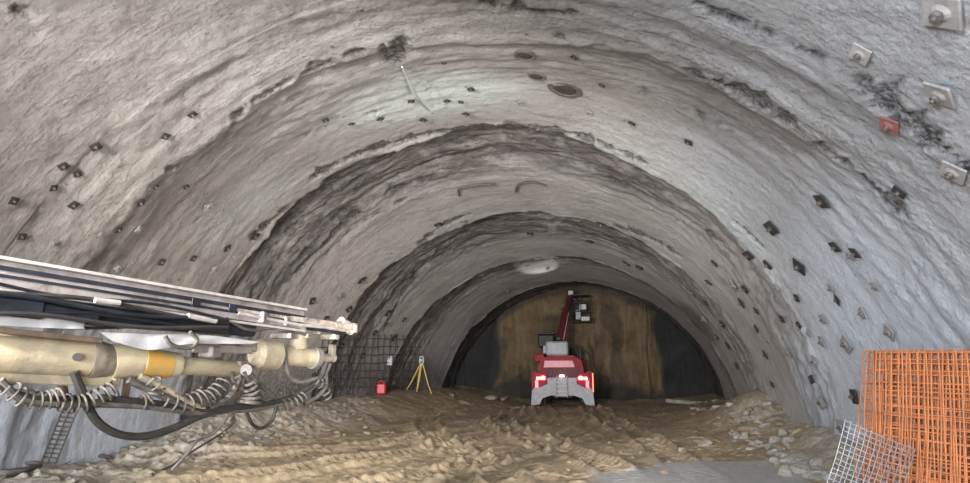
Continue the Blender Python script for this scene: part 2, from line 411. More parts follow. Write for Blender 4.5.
for i in range(NY):
    if ys[i] > 2:
        for j in range(NTH):
            s = th[j]*6.5; WARP[i, j] = nz(Vector((s*3.5, ys[i]*3.5, 41)))*.07+nz(Vector((s*9, ys[i]*9, 43)))*.04
for ci, (pl, wd_) in enumerate(CRACKS):
    q = spline([wallhit(*p)[0] for p in pl], 5)
    lo = min(p.y for p in q)-.5; hi = max(p.y for p in q)+.5
    i0, i1 = np.searchsorted(ys, lo), np.searchsorted(ys, hi); sub = V[i0:i1]
    best = np.full(sub.shape[:2], 9.0); par = np.zeros(sub.shape[:2])
    for k, (p, q2) in enumerate(zip(q[:-1], q[1:])):
        d_ = np.array(q2-p); L2 = (d_**2).sum()+1e-9
        u = np.clip(((sub-np.array(p))@d_)/L2, 0, 1); ds = np.linalg.norm(sub-(np.array(p)+u[..., None]*d_), axis=2)
        ds = ds+WARP[i0:i1]
        m_ = ds < best; best[m_] = ds[m_]; par[m_] = (k+u)[m_]
    wn = np.array([nz(Vector((t*.45, ci*9.1, 0)))*1.5+nz(Vector((t*1.7, ci*9.1, 4)))*.9+.85 for t in np.arange(0, len(q)+1, .1)])
    ww = wd_*1.45*np.clip(wn[np.clip((par*10).astype(int), 0, len(wn)-1)], 0, 2.2)
    cut_ = smooth((ww*1.6+.012-best)/(ww*.9+.02))*(ww > .004)
    CR_[i0:i1] = np.maximum(CR_[i0:i1], cut_)
A_darkened = np.maximum(A_darkened, CR_*.93)
V[:, :, 0] += np.cos(Tg)*CR_*.045; V[:, :, 2] += np.sin(Tg)*CR_*.045
# normals of the whole sheet
dT = np.gradient(V, axis=1); dY = np.gradient(V, axis=0)
Nn = np.cross(dY, dT); Nn /= np.linalg.norm(Nn, axis=2, keepdims=True)+1e-12
cen = np.stack([np.interp(Yg, STn[:, 0], STn[:, 1]), Yg, np.interp(Yg, STn[:, 0], STn[:, 2])], axis=2)
flip = np.sign(np.sum(Nn*(cen-V), axis=2, keepdims=True)); Nn *= np.median(flip)
def vault_piece(name, j0, j1):
    v = V[:, j0:j1+1].reshape(-1, 3); nx = j1-j0+1
    i = np.arange(NY-1)[:, None]; j = np.arange(nx-1)[None, :]
    a = i*nx+j; f = np.stack([a, a+1, a+nx+1, a+nx], axis=2).reshape(-1, 4)
    if np.median(flip) > 0: f = f[:, ::-1]
    me = bpy.data.meshes.new(name); me.vertices.add(len(v)); me.vertices.foreach_set('co', v.ravel())
    me.loops.add(f.size); me.loops.foreach_set('vertex_index', f.ravel().astype(np.int32))
    me.polygons.add(len(f)); me.polygons.foreach_set('loop_start', np.arange(0, f.size, 4, dtype=np.int32))
    me.update(); me.validate()
    me.polygons.foreach_set('use_smooth', [True]*len(f))
    uv = me.uv_layers.new(name='UVMap'); U = np.stack([Tg[:, j0:j1+1]*6.5, Yg[:, j0:j1+1]], axis=2).reshape(-1, 2)
    uv.data.foreach_set('uv', U[f.ravel()].astype(np.float32).ravel())
    cutr = lambda A: A[:, j0:j1+1].ravel()
    setattrs(me, dict(rough=cutr(A_rough), darkened=cutr(A_darkened), tan=cutr(A_tan), pale=cutr(A_pale), white=cutr(A_white), near=cutr(A_near)))
    me.normals_split_custom_set_from_vertices(Nn[:, j0:j1+1].reshape(-1, 3))
    me.materials.append(M_SHOT)
    return tag(link(bpy.data.objects.new(name, me)), kind='structure')
ja = int(NTH*(radians(38)-TH0)/(TH1-TH0)); jb = int(NTH*(radians(142)-TH0)/(TH1-TH0))
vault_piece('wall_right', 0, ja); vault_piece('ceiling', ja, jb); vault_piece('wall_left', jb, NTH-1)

# points on the finished, rough surface
from mathutils.bvhtree import BVHTree
_s = V[::2, ::2]; _ny, _nx = _s.shape[:2]
_i = np.arange(_ny-1)[:, None]; _j = np.arange(_nx-1)[None, :]; _a = _i*_nx+_j
BV = BVHTree.FromPolygons([tuple(v) for v in _s.reshape(-1, 3).tolist()], np.stack([_a, _a+1, _a+_nx+1, _a+_nx], axis=2).reshape(-1, 4).tolist())
def wallhit(px, py):
    o = Vector((0, 0, CZ)); d = ray(px, py).normalized()
    p, n, _, _ = BV.ray_cast(o, d)
    if p is None: p = o+d*29
    cx, cz, R = stat(p.y); n2 = Vector((cx-p.x, 0, cz-p.z)).normalized()
    if n is None: n = n2
    if n.dot(n2) < 0: n = -n
    return p, (n*.5+n2).normalized()

# ------------------------------------------------------------------ floor
def grid_obj(name, X, Y, Z, mat_, attrs):
    ny, nx = X.shape; v = np.stack([X, Y, Z], axis=2).reshape(-1, 3)
    i = np.arange(ny-1)[:, None]; j = np.arange(nx-1)[None, :]; a = i*nx+j
    f = np.stack([a, a+1, a+nx+1, a+nx], axis=2).reshape(-1, 4)
    me = bpy.data.meshes.new(name); me.vertices.add(len(v)); me.vertices.foreach_set('co', v.ravel())
    me.loops.add(f.size); me.loops.foreach_set('vertex_index', f.ravel().astype(np.int32))
    me.polygons.add(len(f)); me.polygons.foreach_set('loop_start', np.arange(0, f.size, 4, dtype=np.int32))
    me.update(); me.validate(); me.polygons.foreach_set('use_smooth', [True]*len(f))
    setattrs(me, attrs); me.materials.append(mat_)
    return link(bpy.data.objects.new(name, me))
TRACKS = [  # wheel tracks over the mud: polyline, half width
    ([(-6.6, 7.0), (-4.6, 10.5), (-3.2, 15), (-2.9, 21), (-3.9, 27)], .26),
    ([(-4.2, 7.0), (-2.6, 10.5), (-1.4, 15), (-1.1, 21), (-1.8, 27)], .26),
    ([(-1.6, 7.0), (-2.2, 10), (-4.5, 14), (-6.3, 19), (-6.5, 24)], .24),
    ([(.5, 7.0), (-.4, 10.5), (-2.6, 15), (-4.2, 20), (-4.0, 25)], .24),
    ([(-8.6, 9.6), (-6.4, 11.4), (-4.6, 14.5), (-3.9, 19), (-4.6, 25)], .24),
    ([(1.2, 7.0), (.9, 10.5), (.2, 15), (-.9, 21), (-1.2, 26)], .25)]
def ground(X, Y):
    """heights without fine noise"""
    cx = np.interp(Y, STn[:, 0], STn[:, 1]); xl = cx-6.4; xr = cx+6.4
    top = np.interp(Y, [-7, 6, 9, 10.5, 15, 19, 23, 29, 31], [.0, .0, .02, .2, .52, .65, .78, .68, .65])
    wd = np.interp(Y, [0, 9, 15, 23, 31], [1.6, 2.0, 2.6, 4.0, 4.5])
    Z = top*smooth(1-(X-xl)/wd)
    Z = Z+.25*np.exp(-((X-xl-.2)/.6)**2)*smooth((18-Y)/5)*smooth((Y-10.5)/2)
    # heap at the foot of the right wall
    Z = Z+1.0*np.exp(-((X-3.35)/1.15)**2-((Y-17.5)/2.6)**2)
    Z = Z+.45*np.exp(-((X-3.5)/.8)**2-((Y-12.0)/3.2)**2)
    Z = Z+.35*np.exp(-((X-xr)/1.8)**2)*smooth((Y-17)/4)
    Z = Z+.12*np.exp(-((Y-30.8)/.9)**2)
    return Z
gx = np.arange(-10.4, 5.2, .045); gy = np.concatenate([np.arange(-7, 6.5, .3), np.arange(6.5, 15, .035), np.arange(15, 31.4, .07)])
X, Y = np.meshgrid(gx, gy)
Z = ground(X, Y)
trough = np.zeros_like(X); tread = np.zeros_like(X); near_t = np.zeros_like(X)
for pl, hw in TRACKS:
    sp = spline([(a, b, 0) for a, b in pl], 14); s0 = 0
    best = np.full(X.shape, 9.0); bs = np.zeros_like(X); bt = np.zeros_like(X)
    for p, q in zip(sp[:-1], sp[1:]):
        dx, dy = q.x-p.x, q.y-p.y; L = hypot(dx, dy)
        u = np.clip(((X-p.x)*dx+(Y-p.y)*dy)/L**2, 0, 1)
        d = np.hypot(X-p.x-u*dx, Y-p.y-u*dy); sgn = np.sign(dx*(Y-p.y)-dy*(X-p.x))
        m = d < best; best[m] = d[m]; bs[m] = (s0+u*L)[m]; bt[m] = (d*sgn)[m]; s0 += L
    inn = smooth((hw+.08-best)/.1)
    Z = Z-.075*inn+.085*np.exp(-((best-hw-.13)/.09)**2)
    lug = smooth(.5+1.6*np.sin((bs+np.abs(bt)*.55)*2*pi/.20))
    Z = Z+.06*lug*inn
nzv = np.empty_like(Z)
for i in range(X.shape[0]):
    y = gy[i]
    for j in range(X.shape[1]):
        x = gx[j]
        if y > 6 and -10 < x < 4.6:
            a = nz(Vector((x*.45, y*.45, 1)))*.11+nz(Vector((x*1.5, y*1.5, 2)))*.065
            b = nz(Vector((x*3.2, y*3.2, 3))); c = nz(Vector((x*9.5, y*9.5, 4)))
            nzv[i, j] = a*.8+b*.022+c*.018+.03*smooth((nz(Vector((x*7, y*7, 8)))-.1)/.25)*smooth((nz(Vector((x*1.1, y*1.1, 12)))+.1)/.2)+nz(Vector((x*20, y*20, 6)))*.012
        else: nzv[i, j] = nz(Vector((x*.6, y*.6, 1)))*.06
def gblob(px, py, rx, ry, z=0):
    d = ray(px, py); t = (z-CZ)/d.z; p = Vector((0, 0, CZ))+d*t
    return smooth(1.5-np.sqrt(((X-p.x)/rx)**2+((Y-p.y)/ry)**2))
grey = np.clip(gblob(715, 470, 1.0, 1.1)+gblob(690, 483, 1.3, 1.0)+gblob(750, 478, .7, .9), 0, 1)
gn = nzv*6
grey = smooth((grey+gn*.4-.2)/.5)
cxg = np.interp(Y, STn[:, 0], STn[:, 1])
bank = smooth((2.6-(X-(cxg-6.4)))/1.8)*smooth((21-Y)/5)*.75
bank = np.maximum(bank, smooth((ground(X, Y)-.22)/.35)*(X > 0)*.7*smooth((18.5-Y)/3))
bank = np.maximum(bank, smooth((X-2.2)/1.2)*smooth((15-Y)/3)*.75)
bank = bank*(1-grey*.6)
Z = ground(X, Y)+(Z-ground(X, Y))*(1-.85*grey)
amp = 1-.85*grey+1.3*bank*(Y < 20)
fl = grid_obj('floor', X, Y, Z+nzv*amp, M_MUD, dict(grey=grey, bank=bank)); tag(fl, kind='structure')
Zf = Z+nzv*amp
def gz(x, y):
    i = int(np.clip(np.searchsorted(gy, y), 1, len(gy)-1)); j = int(np.clip((x-gx[0])/.045, 0, len(gx)-1))
    return float(Zf[i, j])
def onground(px, py):
    d = ray(px, py); t = 4.0
    while t < 45:
        p = Vector((0, 0, CZ))+d*t
        if p.z < gz(p.x, p.y): break
        t += .03
    return Vector((p.x, p.y, gz(p.x, p.y)))

# ------------------------------------------------------------------ the excavated face
fx = np.arange(-9.8, 4.8, .06); fz = np.arange(-.6, 7.0, .06)
FX, FZ = np.meshgrid(fx, fz)
FY = np.zeros_like(FX)
for i in range(FX.shape[0]):
    for j in range(FX.shape[1]):
        x, z = fx[j], fz[i]
        FY[i, j] = nz(Vector((x*.6, z*.35, 1)))*.3+nz(Vector((x*2.4, z*.9, 2)))*.13+nz(Vector((x*7, z*5, 3)))*.05
rr = np.hypot(FX+2.5, FZ+.8)/6.5
FY = 31.1+FY*.8-.25*smooth((rr-.8)/.25)
FY += .22*np.exp(-((FX-1.0-.05*np.sin(FZ*2))/.10)**2)          # the groove down the right side
xw = np.array([[nz(Vector((x*.5, z*.8, 9)))*.9 for x in fx] for z in fz])
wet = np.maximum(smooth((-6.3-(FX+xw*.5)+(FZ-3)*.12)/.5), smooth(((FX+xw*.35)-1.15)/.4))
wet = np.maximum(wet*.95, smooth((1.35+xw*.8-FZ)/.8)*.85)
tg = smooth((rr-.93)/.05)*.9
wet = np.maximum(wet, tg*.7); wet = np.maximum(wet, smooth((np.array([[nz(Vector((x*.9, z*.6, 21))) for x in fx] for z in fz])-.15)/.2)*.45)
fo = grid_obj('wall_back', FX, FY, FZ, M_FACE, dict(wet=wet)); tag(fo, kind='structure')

# ------------------------------------------------------------------ rock bolts in the vault
def frame_from(n, roll=0):
    n = n.normalized(); x = n.cross(Vector((0, 1, 0))).normalized(); y = n.cross(x)
    return Matrix((x, y, n)).transposed() @ Matrix.Rotation(roll, 3, 'Z')
def bolt_proto(name_mat, nutmat):
    p = MB(); p.box((0, 0, .02), (.2, .2, .022), ch=.006)
    p.tube([(0, 0, .03), (0, 0, .045)], [.06, .035], 12)
    nmb = MB(); nmb.tube([(0, 0, .04), (0, 0, .075)], .032, 6); nmb.tube([(0, 0, .07), (0, 0, .095)], .014, 8)
    return p, nmb, name_mat, nutmat
_mesh = {}
def place_bolt(px, py, size, light, label, group=None, roll=None, mats=None):
    p, n = wallhit(px, py)
    kind = mats or ('light' if light else 'dark')
    if kind not in _mesh:
        pm, nm = {'light': (M_PLATEL, M_NUT), 'dark': (M_PLATE, M_NUT), 'red': (M_REDP, M_NUT)}[kind]
        a, b, _, _ = bolt_proto(pm, nm)
        o1 = a.build('plate', pm); o2 = b.build('nut', nm)
        _mesh[kind] = (o1.data, o2.data)
        bpy.data.objects.remove(o1); bpy.data.objects.remove(o2)
    t = thing('rock_bolt', label, 'rock bolt', p+n*.035, (0, 0, 0), group)
    t.rotation_euler = frame_from(n+Vector((random.uniform(-.12, .12), random.uniform(-.12, .12), random.uniform(-.12, .12))), roll if roll is not None else random.uniform(-.5, .9)).to_euler()
    size *= float(np.interp(p.y, [4, 7, 10], [.55, .62, 1])); t.scale = (size, size, size)
    for nm, me in zip(('plate', 'nut'), _mesh[kind]):
        link(bpy.data.objects.new(nm, me), t)
    return t
single = [
 (94, 144, 1.1, 0, 'dark twisted bolt plate high on the left wall, nearest to the upper left corner'),
 (164, 134, .9, 0, 'dark bolt plate on the upper left wall beside a dark crack'),
 (62, 164, 1.0, 0, 'long dark bolt plate on the left wall above the diamond-shaped one'),
 (72, 203, 1.0, 0, 'dark diamond-shaped bolt plate alone on the left wall above the drill rail'),
 (12, 199, .9, 0, 'small dark bolt plate at the left edge of the view'),
 (774, 226, 1.2, 0, 'dark square bolt plate high on the pale right wall, set apart from the rest'),
 (802, 265, 1.2, 0, 'dark square bolt plate on the right wall below and right of the topmost one'),
 (858, 396, 1.1, 0, 'dark bolt plate just left of the orange wire mesh edge'),
 (845, 427, 1.1, 1, 'pale bolt plate low on the right wall above the grey wire mesh'),
 (824, 402, 1.1, 1, 'pale bolt plate with dark edge at the foot of the right wall'),
 (850, 343, 1.2, 1, 'pale tilted square bolt plate left of the orange mesh top corner'),
 (893, 331, 1.1, 1, 'pale bolt plate directly above the orange wire mesh'),
 (825, 199, 1.3, 0, 'dark bolt plate below the black crack on the right wall'),
 (903, 189, 1.2, 0, 'dark bolt plate beside the thick black crack on the upper right'),
 (254, 235, .9, 0, 'black bolt plate at the dark lip of the left vault, above the rail tip'),
 (311, 300, 1.0, 0, 'black round-looking bolt plate just above the tip of the drill rail'),
 (339, 295, 1.1, 1, 'pale bolt plate to the right above the drill rail tip'),
 (361, 279, 1.2, 0, 'black bolt plate on the edge of the third dark rib, left side'),
]
for px, py, sz, lt, lb in single: place_bolt(px, py, sz, lt, lb)
for px, py, sz, rl, kd, lb in [
 (945, 90, 2.0, .7, 'light', 'big buckled grey bolt plate on the upper right wall'),
 (957, 168, 1.8, .4, 'light', 'big pale bolt plate at the right edge below the buckled one'),
 (948, 6, 2.4, .6, 'light', 'big pale bolt plate cut off by the top right of the view'),
 (864, 50, 1.5, .2, 'light', 'pale bent bolt plate with dark shadow near the top right'),
 (893, 122, 1.5, .5, 'red', 'rust-red bolt plate on the upper right wall')]:
    place_bolt(px, py, sz, 0, lb, None, rl, kd)
ORD = ['', 'second', 'third', 'fourth', 'fifth', 'sixth', 'seventh', 'eighth', 'ninth', 'tenth']
rows = {
 'small bolt plate on the right wall beyond the large square plates': ('bolt plates of the middle right wall', .85,
  [(743, 302, 0), (758, 328, 0), (767, 354, 0), (750, 254, 0), (770, 263, 0), (779, 287, 1), (758, 310, 0), (774, 384, 0), (771, 340, 1), (747, 288, 0), (790, 352, 1), (784, 318, 0)]),
 'bolt plate on the pale right wall above the orange mesh': ('bolt plates of the near right wall', .8,
  [(801, 324, 0), (817, 361, 1), (825, 341, 1), (834, 287, 1), (853, 254, 1), (840, 299, 0), (866, 312, 1), (838, 245, 0), (858, 251, 0), (878, 285, 1), (799, 297, 0), (814, 379, 0), (811, 332, 1), (826, 318, 1)]),
 'tiny bolt plate on the far right vault near the face': ('bolt plates of the far right wall', 1.0,
  [(718, 336, 0), (705, 318, 1), (710, 281, 0), (707, 302, 0), (724, 323, 0), (729, 345, 0), (738, 365, 0), (716, 262, 0), (735, 284, 1), (692, 292, 1)]),
 'small bolt plate on the left wall above the drill rail': ('bolt plates of the near left wall', .8,
  [(191, 112, 0), (139, 201, 0), (117, 228, 0), (137, 228, 1), (185, 185, 0), (154, 185, 0), (52, 186, 0), (99, 233, 1), (160, 261, 0), (192, 257, 0), (116, 267, 1), (52, 242, 1), (213, 268, 1), (226, 247, 0), (20, 235, 0), (76, 172, 0), (207, 205, 1)]),
 'small bolt plate on the left wall beyond the rail tip': ('bolt plates of the far left wall', 1.05,
  [(348, 308, 0), (393, 337, 0), (403, 319, 0), (385, 324, 0), (449, 347, 1), (374, 332, 0), (387, 312, 0), (438, 223, 0), (463, 219, 1), (325, 318, 0), (410, 352, 0), (426, 342, 1), (361, 355, 0), (340, 345, 0)]),
 'tiny bolt plate overhead in the far crown above the basket': ('bolt plates of the far crown', 1.1,
  [(627, 262, 0), (640, 266, 0), (548, 268, 0), (590, 240, 0), (660, 305, 1), (507, 290, 1), (530, 232, 0), (602, 222, 0)]),
 'small bolt plate on the pale near crown overhead': ('bolt plates of the near crown', .6,
  [(444, 61, 0), (380, 117, 0), (411, 99, 0), (471, 87, 0), (423, 118, 0), (575, 55, 0), (603, 83, 0), (633, 121, 0), (325, 118, 0), (351, 122, 0), (447, 99, 0), (461, 100, 0), (466, 112, 0), (590, 110, 1), (690, 140, 0), (520, 100, 1)])}
for lb, (grp, sz, lst) in rows.items():
    lst = sorted(lst); n_ = len(lst)
    for q, (px, py, lt) in enumerate(lst):
        o_ = 'leftmost' if q == 0 else 'rightmost' if q == n_-1 else (ORD[q]+' from left' if q < (n_+1)//2 else ORD[n_-1-q]+' from right')
        place_bolt(px, py, sz*random.uniform(.8, 1.2), lt, o_+' '+lb, grp)
# bored holes in the crown: collar ring standing proud, dark bore set in it
def bore(px, py, r, label):
    p, n = wallhit(px, py)
    t = thing('drill_hole', label, 'drill hole', p+n*.0, frame_from(n).to_euler())
    m = MB(); N_ = 28; prof = [(r*1.7, -.08), (r*1.5, .015), (r*1.25, .03), (r*1.02, .02), (r*.85, -.05)]
    vs = []; fs = []
    for k, (rr_, z_) in enumerate(prof):
        for a in range(N_):
            an = 2*pi*a/N_; w = 1+.10*nz(Vector((cos(an)*2, sin(an)*2, px)))*(1 if k < 3 else .4)
            vs.append((rr_*w*cos(an), rr_*w*sin(an), z_))
    for k in range(len(prof)-1):
        for a in range(N_): fs.append((k*N_+a, k*N_+(a+1) % N_, (k+1)*N_+(a+1) % N_, (k+1)*N_+a))
    m.add(vs, fs).build('seep_ring', M_SEEP, t, True)
    b = MB(); b.tube([(0, 0, -.1), (0, 0, .012), (0, 0, .03)], [r, r*.95, r*.6], 20); b.build('bore', M_HOLE, t)
    return t
bore(565, 89, .20, 'largest dark round drill hole in the crown, right of the other two')
bore(537, 76, .10, 'small dark round drill hole in the crown, between the large one and the ringed one')
bore(525, 55, .11, 'ringed dark drill hole in the crown, topmost of the three')
# pale rod hanging out of the crown with splashes of lime
a, na = wallhit(402, 64); b, nb_ = wallhit(429, 108)
m = MB(); m.tube(spline([a+na*.05, a.lerp(b, .5)+na*.16, b+nb_*.06], 6), .016, 8)
tag(m.build('grout_pipe', M_LIME), 'thin pale pipe lying slanting against the greenish white crown', 'pipe')
# rebar ends bent out of the crown
for k, pl in enumerate([[(459, 194), (460, 187), (480, 183), (496, 182)], [(516, 190), (519, 183), (532, 180), (547, 184)]]):
    m = MB(); q = [wallhit(*p) for p in pl]; m.tube(spline([p+n*.05 for p, n in q], 4), .03, 6)
    tag(m.build('bent_bar', M_DKMESH), ['dark bent steel bar under the crown, left one of the pair', 'dark bent steel bar under the crown, right one of the pair'][k], 'steel bar')

# ------------------------------------------------------------------ boom machine in front of the face
rt = thing('boom_lift_truck', 'red and grey boom machine with lit tail lights standing before the tunnel face', 'machine', (-2.85, 26.4, gz(-2.85, 27.2)-.02), (0, 0, radians(3))); rt.scale = (.92, 1, .97)
def P(name, mb, mt, parent=None, sm=False): return mb.build(name, mt, parent or rt, sm)
for sx in (-1, 1):
    for yy in (.95, 3.6):
        m = MB(); x0 = sx*1.0
        prof = [(.0, .30), (.0, .44), (.05, .52), (.36, .52), (.41, .44), (.41, .30)]
        N_ = 28; vs = []; fs = []
        for k, (w_, r_) in enumerate(prof):
            for a in range(N_):
                an = 2*pi*a/N_; rr_ = r_*(1.04 if (a % 2 and 1 < k < 4) else 1)
                vs.append((x0+(w_-.205), yy+rr_*cos(an), .52+rr_*sin(an)))
        for k in range(len(prof)-1):
            for a in range(N_): fs.append((k*N_+a, k*N_+(a+1) % N_, (k+1)*N_+(a+1) % N_, (k+1)*N_+a))
        w = P('wheel', m.add(vs, fs), M_TYRE)
        h = MB(); h.tube([(x0-.15, yy, .52), (x0+.15, yy, .52)], .31, 18); h.tube([(x0-.2, yy, .52), (x0+.2, yy, .52)], .12, 10); h.build('hub', M_GREY, w)
P('chassis', MB().box((0, 2.4, .72), (1.25, 4.4, .45)).box((0, .6, .55), (.9, .8, .3)), M_BLK)
P('axle', MB().tube([(-1, .95, .52), (1, .95, .52)], .11, 10).tube([(-1, 3.6, .52), (1, 3.6, .52)], .11, 10), M_BLK)
# flared grey rear body
P('rear_bumper', MB().prism([(-1.45, .10), (-1.40, .70), (-1.15, 1.02), (-.95, 1.28), (.95, 1.28), (1.15, 1.02), (1.40, .70), (1.45, .10), (1.05, .14), (.92, .40), (.55, .52), (-.55, .52), (-.92, .40), (-1.05, .14)], -.12, .30), M_GREY)
for sx in (-1, 1):
    P('fender', MB().prism([(sx*1.42, .55), (sx*1.42, 1.50), (sx*1.30, 1.58), (sx*.80, 1.42), (sx*.72, 1.0), (sx*1.1, .9)], .0, 1.6), M_RED)
    h = P('light_housing', MB().prism([(sx*.66, 1.02), (sx*.70, 1.42), (sx*1.28, 1.52), (sx*1.30, 1.1), (sx*1.05, .86)], -.20, .02), M_RED)
    l1 = MB().box((sx*.95, -.235, 1.26), (.42, .06, .15)).box((sx*1.16, -.235, 1.02), (.14, .06, .30)); l1.build('tail_light', M_TAIL, h)
    l2 = MB().tube([(sx*.86, -.25, 1.28), (sx*.86, -.30, 1.28)], .075, 12).tube([(sx*1.12, -.25, 1.24), (sx*1.12, -.29, 1.24)], .05, 12); l2.build('bulb', M_TAILC, h)
P('marker_strip', MB().box((1.41, -.10, 1.08), (.05, .08, .8)), M_AMB)
P('marker_light', MB().box((.0, -.16, 1.36), (.22, .07, .08)), M_TAILC)
st = P('ladder', MB().tube([(-.24, -.24, .45), (-.24, -.24, 1.35)], .03, 6).tube([(.24, -.24, .45), (.24, -.24, 1.35)], .03, 6), M_GREY)
for k in range(5): MB().box((0, -.24, .52+k*.19), (.48, .09, .045)).build('rung', M_WHITE, st)
P('engine_hood', MB().prism([(-1.12, 1.25), (-1.15, 1.75), (-.95, 2.12), (-.55, 2.25), (.55, 2.25), (.9, 2.05), (1.0, 1.7), (1.0, 1.25)], .15, 1.9), M_RED)
P('hood_grille', MB().box((0, .12, 1.52), (1.5, .08, .42)).box((0, .08, 1.44), (1.4, .03, .02)).box((0, .08, 1.56), (1.4, .03, .02)), M_DRED)
P('reflective_strip', MB().prism([(-.86, 1.72), (-.80, 2.02), (.50, 2.02), (.60, 1.72)], .09, .17), M_PINK)
P('side_tank', MB().box((-1.08, .9, 2.15), (.5, 1.1, .36)), M_RED)
P('counterweight', MB().box((-.22, .5, 2.56), (1.05, .9, .62)).box((-.80, .55, 2.52), (.16, .5, .34)), M_GREY)
P('turret', MB().tube([(-.1, 1.5, 2.2), (-.1, 1.5, 2.5)], .55, 20).box((-.1, 1.5, 2.7), (.55, .6, .55)), M_BLK)
P('control_cabin', MB().box((-.82, 1.7, 2.95), (.8, .9, .62)).box((-.82, 1.7, 3.30), (.9, 1.0, .06)), M_BLK)
P('exhaust', MB().tube([(.85, .9, 1.9), (.85, .9, 2.3), (.82, .9, 2.75)], [.10, .10, .05], 12), M_BLK)
P('stowed_hose', MB().tube(spline([(.3, 1, 2.5), (.55, .9, 2.65), (.75, .9, 2.2), (.9, .8, 2.0)], 6), .05, 8), M_BLK)
# boom: two side plates with a rail, stepped to a thinner inner section
b0 = Vector((-.18, 1.4, 2.75)); b1 = Vector((.12, 2.6, 4.35)); b2 = Vector((.38, 3.4, 5.35))
bm_ = P('boom', MB().beam(b0, b1, .34, .36).beam(b1-(b1-b0)*.1, b2, .24, .26), M_DRED)
MB().beam(b0+Vector((-.16, -.12, .0)), b1+Vector((-.14, -.12, .0)), .05, .05).beam(b0+Vector((.16, -.12, 0)), b1+Vector((.14, -.12, 0)), .05, .05).beam(b1+Vector((-.09, -.1, 0)), b2+Vector((-.09, -.1, 0)), .04, .04).build('boom_rail', M_PINK, bm_)
MB().tube([b0+Vector((0, .25, -.3)), b1+Vector((0, .1, -.3))], .07, 10).build('lift_cylinder', M_WHITE, bm_)
MB().box(b2+Vector((0, -.05, .08)), (.26, .22, .26)).build('boom_head', M_WHITE, bm_)
MB().beam(b2+Vector((0, 0, -.5)), b2+Vector((-.55, .1, -.72)), .09, .09).beam(b2+Vector((-.55, .1, -.72)), b2+Vector((-.55, .1, -1.2)), .09, .09).beam(b2+Vector((-.6, .1, -1.25)), b2+Vector((-.1, .1, -1.28)), .06, .06).build('slewing_arm', M_BLK, bm_)
bk = P('basket', MB(), M_BLK) if False else None
m = MB(); X0, X1, Y0, Y1, Z0, Z1 = .42, 1.38, 3.2, 4.0, 4.0, 4.95
for z in (Z0, Z0+.5, Z0+.95):
    for p, q in (((X0, Y0), (X1, Y0)), ((X1, Y0), (X1, Y1)), ((X1, Y1), (X0, Y1)), ((X0, Y1), (X0, Y0))):
        m.tube([(p[0], p[1], z), (q[0], q[1], z)], .035, 6)
for x in (X0, (X0+X1)/2, X1):
    for y in (Y0, Y1): m.tube([(x, y, Z0), (x, y, Z1+.35)], .03, 6)
bk = P('basket', m, M_BLK)
MB().box((.9, 3.6, Z0), (1.0, .84, .06)).build('basket_floor', M_BLK, bk)
MB().box((.9, 3.6, Z1+.38), (1.05, .9, .06)).build('basket_roof', M_BLK, bk)
MB().box((1.12, 3.16, Z0+.12), (.42, .04, .2)).build('basket_panel', M_WHITE, bk)
MB().box((1.0, 3.3, Z0+.72), (.36, .2, .28)).build('basket_panel', M_WHITE, bk)
MB().box((.75, 3.5, Z0+.35), (.3, .3, .5)).build('control_box', M_GREY, bk)
P('basket_arm', MB().beam(b2+Vector((0, 0, -.1)), (.9, 3.5, 4.85), .12, .12).beam(b2+Vector((0, .05, -.7)), (.5, 3.3, 4.3), .1, .1), M_BLK)
wl = P('work_lamp', MB().box((-.2, 1.2, 3.05), (.22, .14, .14)), M_BLK)
bpy.context.view_layer.update()
tl = rt.matrix_world @ Vector((-.2, 1.2, 3.3))
pt, nn = wallhit(537, 262)
spot('boom_work_lamp', tl, pt, 700, (1, .97, .9), 24, .7, .05)

# ------------------------------------------------------------------ survey tripod, red can, wall target
def foot(x, y): return Vector((x, y, gz(x, y)-.02))
tc = at(422, 370, 22.6); g0 = gz(tc.x, tc.y); tc.z = 0
rc = onground(421, 391); tc = Vector((rc.x, rc.y, 0)); d_t = rc.y
t = thing('survey_tripod', 'yellow wooden survey tripod standing by the dark left wall', 'tripod', (tc.x, tc.y, rc.z))
apex = Vector((0, 0, 1.02))
for k, (dx, dy) in enumerate([(-.66, .1), (.42, .1), (-.02, -.45)]):
    f_ = Vector((dx, dy, gz(tc.x+dx, tc.y+dy)-rc.z))
    m = MB(); o_ = Vector((dx, dy, 0)).normalized()*.07
    m.beam(apex+o_, f_.lerp(apex, .35), .09, .045).beam(f_.lerp(apex, .45), f_, .06, .04); lg = m.build('leg', M_YEL, t)
    MB().tube([f_.lerp(apex, .07), f_-Vector((0, 0, .02))], [.035, .01], 8).build('spike', M_BLK, lg)
MB().tube([apex-Vector((0, 0, .03)), apex+Vector((0, 0, .03))], .11, 16).build('tripod_head', M_YEL, t)
m = MB(); m.tube([apex+Vector((0, 0, .03)), apex+Vector((0, 0, .09))], .08, 14); m.box(apex+Vector((-.075, 0, .2)), (.05, .1, .24)).box(apex+Vector((.075, 0, .2)), (.05, .1, .24)).tube([apex+Vector((0, -.11, .2)), apex+Vector((0, .11, .2))], .06, 12).box(apex+Vector((0, 0, .35)), (.16, .06, .04))
m.build('survey_instrument', M_WHITE, t)
rc = onground(381, 395)
t = thing('fuel_can', 'bright red plastic can standing on the mud near the left wall', 'fuel can', rc, (0, 0, .3))
MB().box((0, 0, .21), (.34, .22, .40), ch=.05).build('can_body', M_CANR, t)
MB().tube(spline([(-.1, 0, .39), (-.1, 0, .46), (.02, 0, .48), (.1, 0, .40)], 5), .022, 8).build('handle', M_CANR, t)
MB().tube([(.13, 0, .38), (.13, 0, .46)], .035, 10).build('cap', M_BLK, t)
p, n = wallhit(387, 362); p = p+n*.12
t = thing('wall_target', 'small pale survey target hanging on the dark left wall above the red can', 'survey target', p)
